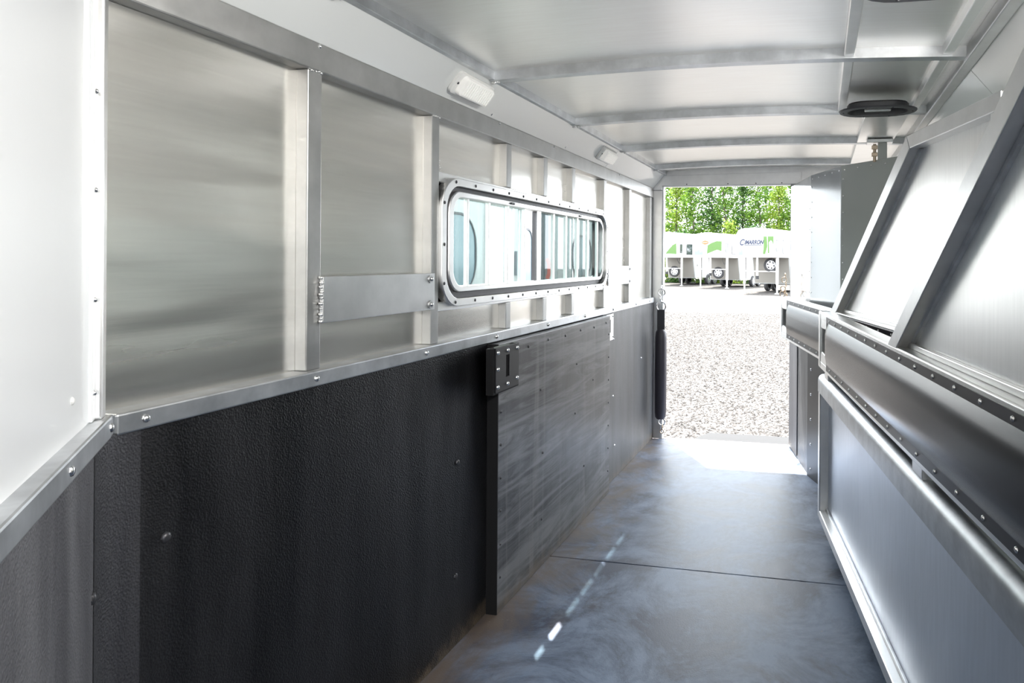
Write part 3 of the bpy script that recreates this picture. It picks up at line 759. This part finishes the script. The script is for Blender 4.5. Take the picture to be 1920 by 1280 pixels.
# ------------------------------------------------------------------ parked gooseneck trailers
def wheel(parent, c, nrm, r=.38, wdt=.22):
    c = Vector(c); n = Vector(nrm).normalized(); a = n.orthogonal().normalized(); b = n.cross(a)
    L_ = []
    for rr, h in ((r*.62, wdt*.5), (r*.92, wdt*.5), (r, wdt*.3), (r, -wdt*.3), (r*.92, -wdt*.5), (r*.62, -wdt*.5), (r*.62, wdt*.5)):
        L_.append([c+n*h+(a*math.cos(2*math.pi*i/22)+b*math.sin(2*math.pi*i/22))*rr for i in range(22)])
    w_ = MB().band(L_).build('spare_tyre', M['tyre'], parent, smooth=True)
    mb = MB(); c2 = c+n*wdt*.32
    mb.cyl(c2-n*.02, c2+n*.02, r*.18, 14)
    for k in range(6):
        d = a*math.cos(k*math.pi/3)+b*math.sin(k*math.pi/3); e = n.cross(d)
        q0 = c2+d*r*.12; q1 = c2+d*r*.62
        V = [q0+e*.05+n*.015, q0-e*.05+n*.015, q1-e*.035+n*.015, q1+e*.035+n*.015, q0+e*.05-n*.02, q0-e*.05-n*.02, q1-e*.035-n*.02, q1+e*.035-n*.02]
        mb.add(V, [(0, 1, 2, 3), (7, 6, 5, 4), (0, 4, 5, 1), (1, 5, 6, 2), (2, 6, 7, 3), (3, 7, 4, 0)])
    L_ = [[c2+n*h+(a*math.cos(2*math.pi*i/22)+b*math.sin(2*math.pi*i/22))*rr for i in range(22)] for rr, h in ((r*.63, .02), (r*.57, .02), (r*.57, -.03), (r*.63, -.03), (r*.63, .02))]
    mb.band(L_)
    mb2 = mb.build('wheel_rim', plain('alloy_rim', (.75, .76, .78), .3, 1), parent, smooth=True)
    L_ = [[c2-n*.06+(a*math.cos(2*math.pi*i/18)+b*math.sin(2*math.pi*i/18))*r*.6 for i in range(18)], [c2-n*.05+(a*math.cos(2*math.pi*i/18)+b*math.sin(2*math.pi*i/18))*r*.6 for i in range(18)]]
    MB().band(L_, caps=True).build('wheel_well', M['black_matte'], parent)
def gooseneck(x, y, yaw, label, top=3.40, kind=0):
    t = empty('gooseneck_trailer', (x, y, GZ), R(yaw))
    W = 2.15; NB = 1.92; NL = 2.15; LEN = 6.2
    r = .25
    # cross-section rounded roof: body built as profile extruded across the width with crowned top
    def prof(zt): return [(0, NB), (0, zt-.32), (.05, zt-.12), (.22, zt), (LEN, zt), (LEN, .48), (NL+.32, .48), (NL, NB)]
    L_ = []
    for yy, dz in ((0, .26), (.06, .14), (.25, .06), (W*.55, -.03), (W-.25, .03), (W-.06, .10), (W, .20)):
        L_.append([(px, yy, pz if pz < top-.5 else pz-dz) for px, pz in prof(top)])
    MB().band(L_, caps=True).build('body', M['trailer_white'], t, smooth=True, auto=35)
    # under-nose wall and floor
    MB().prism([(NL+.02, NB-.03), (NL-.012, NB-.03), (NL+.285, .52), (NL+.32, .52)], .06, W-.06, 'xz').build('front_lower_wall', M['trailer_beige'], t)
    B(.03, NL-.02, .04, W-.04, NB-.025, NB-.004).build('nose_floor', M['trailer_beige'], t)
    B(-.008, NL+.3, -.012, .0, NB-.02, NB+.05).build('lower_trim', M['alu_bright'], t)
    B(-.012, 0, -.0, W, NB-.02, NB+.05).build('lower_trim', M['alu_bright'], t)
    B(NL+.4, LEN, -.012, 0, .48, .56).build('lower_trim', M['alu_bright'], t)
    # jacks
    for yy in (.10, W-.22):
        j = B(.75, .87, yy, yy+.12, .5, NB-.01).build('jack_tube', M['steel'], t, bevel=.01)
        B(.775, .845, yy+.025, yy+.095, .05, .55).build('jack_leg', M['steel'], t)
        B(.72, .90, yy-.03, yy+.15, .0, .05).build('jack_foot', M['steel'], t)
    B(.76, .86, .2, W-.2, 1.15, 1.20).build('jack_crossbar', M['steel'], t)
    MB().cyl((.35, W*.5, NB), (.35, W*.5, .95), .06, 12).build('coupler_post', M['alu'], t, smooth=True)
    MB().cyl((.35, W*.5, .95), (.35, W*.5, .78), .09, 12).build('coupler', M['black'], t, smooth=True)
    wheel(t, (1.2 if kind < 2 else .9, .95 if kind < 2 else .55, .95 if kind < 2 else 1.5), (-1, -.35, .1), .37)
    # cables
    MB().tube([(.4, .3, NB), (.38, .25, 1.7), (.5, .2, 1.5), (.75, .15, 1.55), (1.0, .2, 1.75), (1.1, .3, NB)], .014, 6).build('cable', M['black'], t, smooth=True)
    # windows on the visible side
    def sidewin(x0, x1, z0, z1):
        f = MB(); o = rrect(x0, x1, z0, z1, .06, 4); i_ = rrect(x0+.035, x1-.035, z0+.035, z1-.035, .04, 4)
        f.band([[(p[0], -.018, p[1]) for p in o], [(p[0], .0, p[1]) for p in o], [(p[0], .0, p[1]) for p in i_], [(p[0], -.018, p[1]) for p in i_], [(p[0], -.018, p[1]) for p in o]])
        wv = f.build('window_frame', M['gasket'], t)
        MB().band([[(p[0], -.006, p[1]) for p in i_], [(p[0], -.012, p[1]) for p in i_]], caps=True).build('window_pane', M['dark_glass'], t)
    sidewin(.25, .55, 2.2, 2.8)
    sidewin(1.15, 2.05, 2.1, 2.82)
    sidewin(3.6, 4.5, 2.1, 2.8)
    # door panel on the lower side
    B(NL+.45, NL+1.15, -.01, 0, .55, 2.4).build('side_door', M['alu_white'], t, bevel=.003)
    B(NL+.52, NL+.60, -.022, -.01, 1.3, 1.45).build('door_latch', M['black'], t, bevel=.003)
    # nose panel (front, x = 0 face) with graphics and painted green tree reflections
    MB().band([[(-.008, p[0], p[1]) for p in rrect(.12, W-.12, NB+.1, top-.42, .08, 3)], [(.0, p[0], p[1]) for p in rrect(.12, W-.12, NB+.1, top-.42, .08, 3)]], caps=True).build('nose_panel', M['trailer_white'] if kind == 2 else M['chrome'], t)
    zt = top-.45
    def decal(poly, mname, face='front', nm='graphic_and_reflection'):
        if face == 'front': MB().prism(poly, -.014, -.009, 'yz').build(nm, M[mname], t)
        else: MB().prism(poly, -.005, -.001, 'xz').build(nm, M[mname], t)
    if kind == 0:
        decal([(.12, NB+.2), (.14, NB+.95), (.45, NB+.8), (.75, NB+.5), (1.0, NB+.22)], 'green'); decal([(1.1, NB+.22), (1.3, NB+.5), (1.5, NB+.95), (1.62, NB+.5), (1.95, NB+.3), (1.97, NB+.2)], 'green')  # green shapes paint the trees' reflection in the polished nose
    elif kind == 1:
        decal([(.14, NB+.35), (.14, NB+.98), (.5, NB+.99), (.85, NB+.88), (1.12, NB+.72), (1.14, NB+.2), (.75, NB+.34), (.45, NB+.45)], 'green')  # tree reflection on the polished panel, painted as a green shape
        decal([(1.4, NB+.12), (1.45, NB+.42), (1.6, NB+.30), (1.7, NB+.52), (1.85, NB+.36), (2.0, NB+.45), (2.0, NB+.12)], 'graphite')
        MB().prism([(1.27+.24*math.cos(2*math.pi*k/16), NB+.90+.13*math.sin(2*math.pi*k/16)) for k in range(16)], -.02, -.009, 'yz').build('badge', M['orange'], t)
        B(-.024, -.02, 1.1, 1.44, NB+.885, NB+.92).build('badge_stripe', M['trailer_white'], t)
    else:
        decal([(.50, NB+.15), (.38, NB+.55), (.42, NB+1.05), (.60, NB+1.05), (.58, NB+.55), (.62, NB+.15)], 'green')
        decal([(.06, NB+.62), (.05, NB+1.05), (.36, NB+1.05), (.36, NB+.2), (.28, NB+.2), (.30, NB+.75), (.2, NB+.85), (.12, NB+.8)], 'green')
        decal([(1.75, NB+.1), (1.78, NB+.6), (1.86, NB+.25), (1.92, NB+.35), (2.0, NB+.1)], 'graphite')
        for s_, st_, yy, nm in (('C', .44, 1.95, 'lettering'), ('IMARRON', .29, 1.66, 'lettering')):
            cu = bpy.data.curves.new('txt', 'FONT'); cu.body = s_; cu.size = st_; cu.shear = .35; cu.extrude = .003; cu.offset = .012
            to = bpy.data.objects.new('tmp', cu); COL.objects.link(to)
            dg = bpy.context.evaluated_depsgraph_get(); me_ = bpy.data.meshes.new_from_object(to.evaluated_get(dg))
            bpy.data.objects.remove(to); me_.materials.clear(); me_.materials.append(M['blue'])
            lo = bpy.data.objects.new(nm, me_); COL.objects.link(lo); lo.parent = t
            lo.rotation_euler = (math.pi/2, 0, -math.pi/2); lo.location = (-.014, yy, NB+.66-(.05 if s_ == 'C' else 0))
            lo.scale = (.80, 1, 1)
        B(-.016, -.012, .66, 1.65, NB+.60, NB+.63).build('lettering_underline', M['blue'], t)
    # rear axle wheels so that the body stands on the ground
    for xx in (4.4, 5.35):
        wheel(t, (xx, .02, .37), (0, -1, 0), .37); wheel(t, (xx, W-.02, .37), (0, 1, 0), .37)
    # marker lamps along the roof edge
    for xx in (.5, 1.4, 2.3, 3.2): B(xx, xx+.10, -.02, .01, top-.18, top-.14).build('marker_lamp', M['graphite'], t, bevel=.004)
    return tag(t, label, 'trailer', 'gooseneck trailers parked across the yard')
gooseneck(-2.30, 36.4, 72, 'white gooseneck trailer with blue lettering, rightmost and nearest across the yard', 3.42, 2)
gooseneck(-5.75, 42.9, 72, 'middle white gooseneck trailer with orange badge on its nose', 3.42, 1)
gooseneck(-9.25, 46.3, 72, 'leftmost white gooseneck trailer, half hidden by the left door jamb', 3.60, 0)

# ------------------------------------------------------------------ trailers parked beside, seen through the barred window
def side_trailer(y0, y1, x, label, wins, doors, boxes, dark_end=False, tail=False):
    t = empty('parked_trailer', (x, y0, GZ)); L = y1-y0
    prof = [(0, .5), (0, 2.65), (-.04, 2.80), (-.18, 2.90), (-1.9, 2.90), (-2.1, 2.7), (-2.1, .5)]
    MB().prism(prof, 0, L, 'xz').build('body', M['trailer_white'], t, bevel=.01)
    for a, b, z0, z1 in wins:
        o = rrect(a, b, z0, z1, min((b-a), (z1-z0))*.42, 6); i_ = rrect(a+.03, b-.03, z0+.03, z1-.03, min((b-a), (z1-z0))*.36, 6)
        MB().band([[(.0, *p) for p in o], [(.02, *p) for p in o], [(.02, *p) for p in i_], [(.0, *p) for p in i_]]).build('window_frame', M['gasket'], t, smooth=True)
        MB().band([[(.002, *p) for p in i_], [(.008, *p) for p in i_]], caps=True).build('window_pane', plain('smoky_glass', (.16, .22, .25), .1), t)
    for a, b, z0, z1 in doors:
        B(.0, .012, a, b, z0, z1).build('door', M['alu_white'], t, bevel=.004)
        for q in ((a-.05, a, z0, z1), (b, b+.05, z0, z1), (a-.05, b+.05, z1, z1+.06)): B(0, .03, *q).build('door_frame', M['alu_bright'], t, bevel=.004)
    for a, b, z0, z1 in boxes: B(0, .05, a, b, z0, z1).build('hatch', M['graphite'], t, bevel=.01)
    B(0, .025, 0, L, .5, .62).build('lower_trim', M['alu_bright'], t); B(0, .025, 0, L, 2.5, 2.58).build('roof_rail', M['alu_bright'], t)
    for k in range(3):
        wy = L*.55+k*.0
    wheel(t, (-.05, L*.52, .37), (1, 0, 0), .37); wheel(t, (-.05, L*.52+.95, .37), (1, 0, 0), .37)
    wheel(t, (-2.05, L*.52, .37), (-1, 0, 0), .37); wheel(t, (-2.05, L*.52+.95, .37), (-1, 0, 0), .37)
    if dark_end:
        B(-2.0, -.1, -.02, .0, .6, 2.6).build('doorway_shade_sheet', M['black_matte'], t)  # flat black sheet painting the unlit interior
        B(-.16, .02, -.04, .0, .5, 2.7).build('end_post', M['graphite'], t, bevel=.01)
    if tail:
        MB().tube([(.03, -.08, 1.42), (.07, -.10, 1.50), (.07, -.10, 1.66), (.03, -.08, 1.74)], .035, 8).build('latch_handle', M['red'], t, smooth=True)
    return tag(t, label, 'trailer', 'trailers parked alongside')
side_trailer(3.4, 10.4, -4.3, 'white trailer with rounded dark windows, parked close outside the barred window',
             [(3.65, 4.95, 1.30, 2.30), (6.35, 6.75, 1.2, 2.2)], [(5.25, 6.0, .7, 2.45)], [(6.12, 6.27, 1.50, 1.85)])
side_trailer(11.3, 19.0, -4.5, 'second white trailer outside the barred window, with an open end painted dark and a red handle',
             [(1.2, 2.3, 1.4, 2.2), (3.9, 4.9, 1.4, 2.2)], [(2.7, 3.4, .7, 2.4)], [], True, True)

# ------------------------------------------------------------------ trees behind the yard
def tree(x, y, h, rad, base, mname, seed, n, label, name='leafy_tree', group='trees behind the yard', trunk=True, lean=0):
    rnd = random.Random(seed); t = empty(name, (x, y, GZ))
    if trunk:
        pts_ = [(lean*h*k/6*.1+rnd.uniform(-.06, .06)*k, rnd.uniform(-.06, .06)*k, h*.96*k/6) for k in range(7)]
        pts_[0] = (0, 0, -.05)
        MB().tube(pts_, [.11*(1-.13*k) for k in range(7)], 7).build('trunk', M['bark'], t, smooth=True)
        for k in range(9):
            z = h*(base+.02+(.9-base)*k/9); a = rnd.uniform(0, 6.28); l = rad*rnd.uniform(.6, 1.0)*(1-.6*k/9)
            MB().tube([(0, 0, z), (l*.5*math.cos(a), l*.5*math.sin(a), z+l*.35), (l*math.cos(a), l*math.sin(a), z+l*.6)], [.035, .022, .008], 5).build('branch', M['bark'], t, smooth=True)
    V = []; Fs = []
    ncl = max(12, n//26)
    for c in range(ncl):
        u = rnd.random(); z = h*(base+(1.02-base)*u)
        env = rad*(1-u**2.2)*(.55+.45*min(1, u*4))+.12
        a = rnd.uniform(0, 6.28); q = env*math.sqrt(rnd.random())
        cx, cy = q*math.cos(a), q*math.sin(a); cr = rnd.uniform(.22, .5)
        for _ in range(26):
            p = Vector((cx+rnd.gauss(0, cr*.6), cy+rnd.gauss(0, cr*.6), z+rnd.gauss(0, cr*.45)))
            if p.z < .02: p.z = .02+rnd.random()*.1
            s = rnd.uniform(.07, .13)
            d = Vector((rnd.uniform(-1, 1), rnd.uniform(-1, 1), rnd.uniform(-.9, .3))).normalized(); e = d.orthogonal().normalized()
            e = (e*math.cos(rnd.random()*6.28)+d.cross(e)*math.sin(rnd.random()*6.28)).normalized()
            o = len(V); V += [tuple(p-d*s), tuple(p+e*s*.55), tuple(p+d*s), tuple(p-e*s*.55)]; Fs.append((o, o+1, o+2, o+3))
    me_ = bpy.data.meshes.new('foliage'); me_.from_pydata(V, [], Fs); me_.materials.append(M[mname])
    fo = bpy.data.objects.new('foliage', me_); COL.objects.link(fo); fo.parent = t; fo['kind'] = 'stuff'
    return tag(t, label, 'tree' if trunk else 'shrub', group)
rnd = random.Random(11)
front = [(-11.9, 51.5, 9.8, 'leaf'), (-10.7, 53, 8.6, 'leaf3'), (-9.3, 51.8, 9.4, 'leaf'), (-8.0, 52.6, 10.2, 'leaf2'), (-6.9, 51.6, 9.6, 'leaf'), (-5.6, 52.4, 9.0, 'leaf2'),
         (-4.4, 51.4, 10.0, 'leaf'), (-3.1, 52.2, 8.3, 'leaf3'), (-1.9, 51.6, 8.0, 'leaf')]
ordn = ['leftmost', 'second from left', 'third from left', 'fourth from left', 'fifth from left', 'sixth from left', 'seventh from left', 'eighth from left', 'rightmost']
for k, (x, y, h, mn) in enumerate(front):
    hue = {'leaf': 'fresh green', 'leaf2': 'deep green', 'leaf3': 'yellow-green'}[mn]
    tree(x*1.08, y+4.5, h*1.05, 1.1, .16, mn, 100+k, 4200, '%s leafy tree behind the trailers, %s of the front row' % (hue, ordn[k]), group='front row of trees')
for k in range(9):
    x = -13.2+k*1.5+rnd.uniform(-.3, .3)
    tree(x*1.08, 60.5+rnd.uniform(-.8, .8), rnd.uniform(7.8, 9.6), 1.2, .12, ('leaf2', 'leaf')[k % 2], 200+k, 3000, 'leafy tree seen between the front trees, %s of the back row' % ordn[k], group='back row of trees')
for k in range(8):
    x = -13.0+k*1.7
    tree(x*1.08, 53.8+rnd.uniform(-.3, .3), 3.6+rnd.uniform(-.5, .8), 1.3, .0, ('leaf', 'leaf3', 'leaf2')[k % 3], 300+k, 2600, 'low leafy shrub between trees and trailers, %s of the shrubs' % (ordn[k] if k < 7 else 'rightmost'), 'leafy_shrub', 'shrubs under the trees', trunk=False)
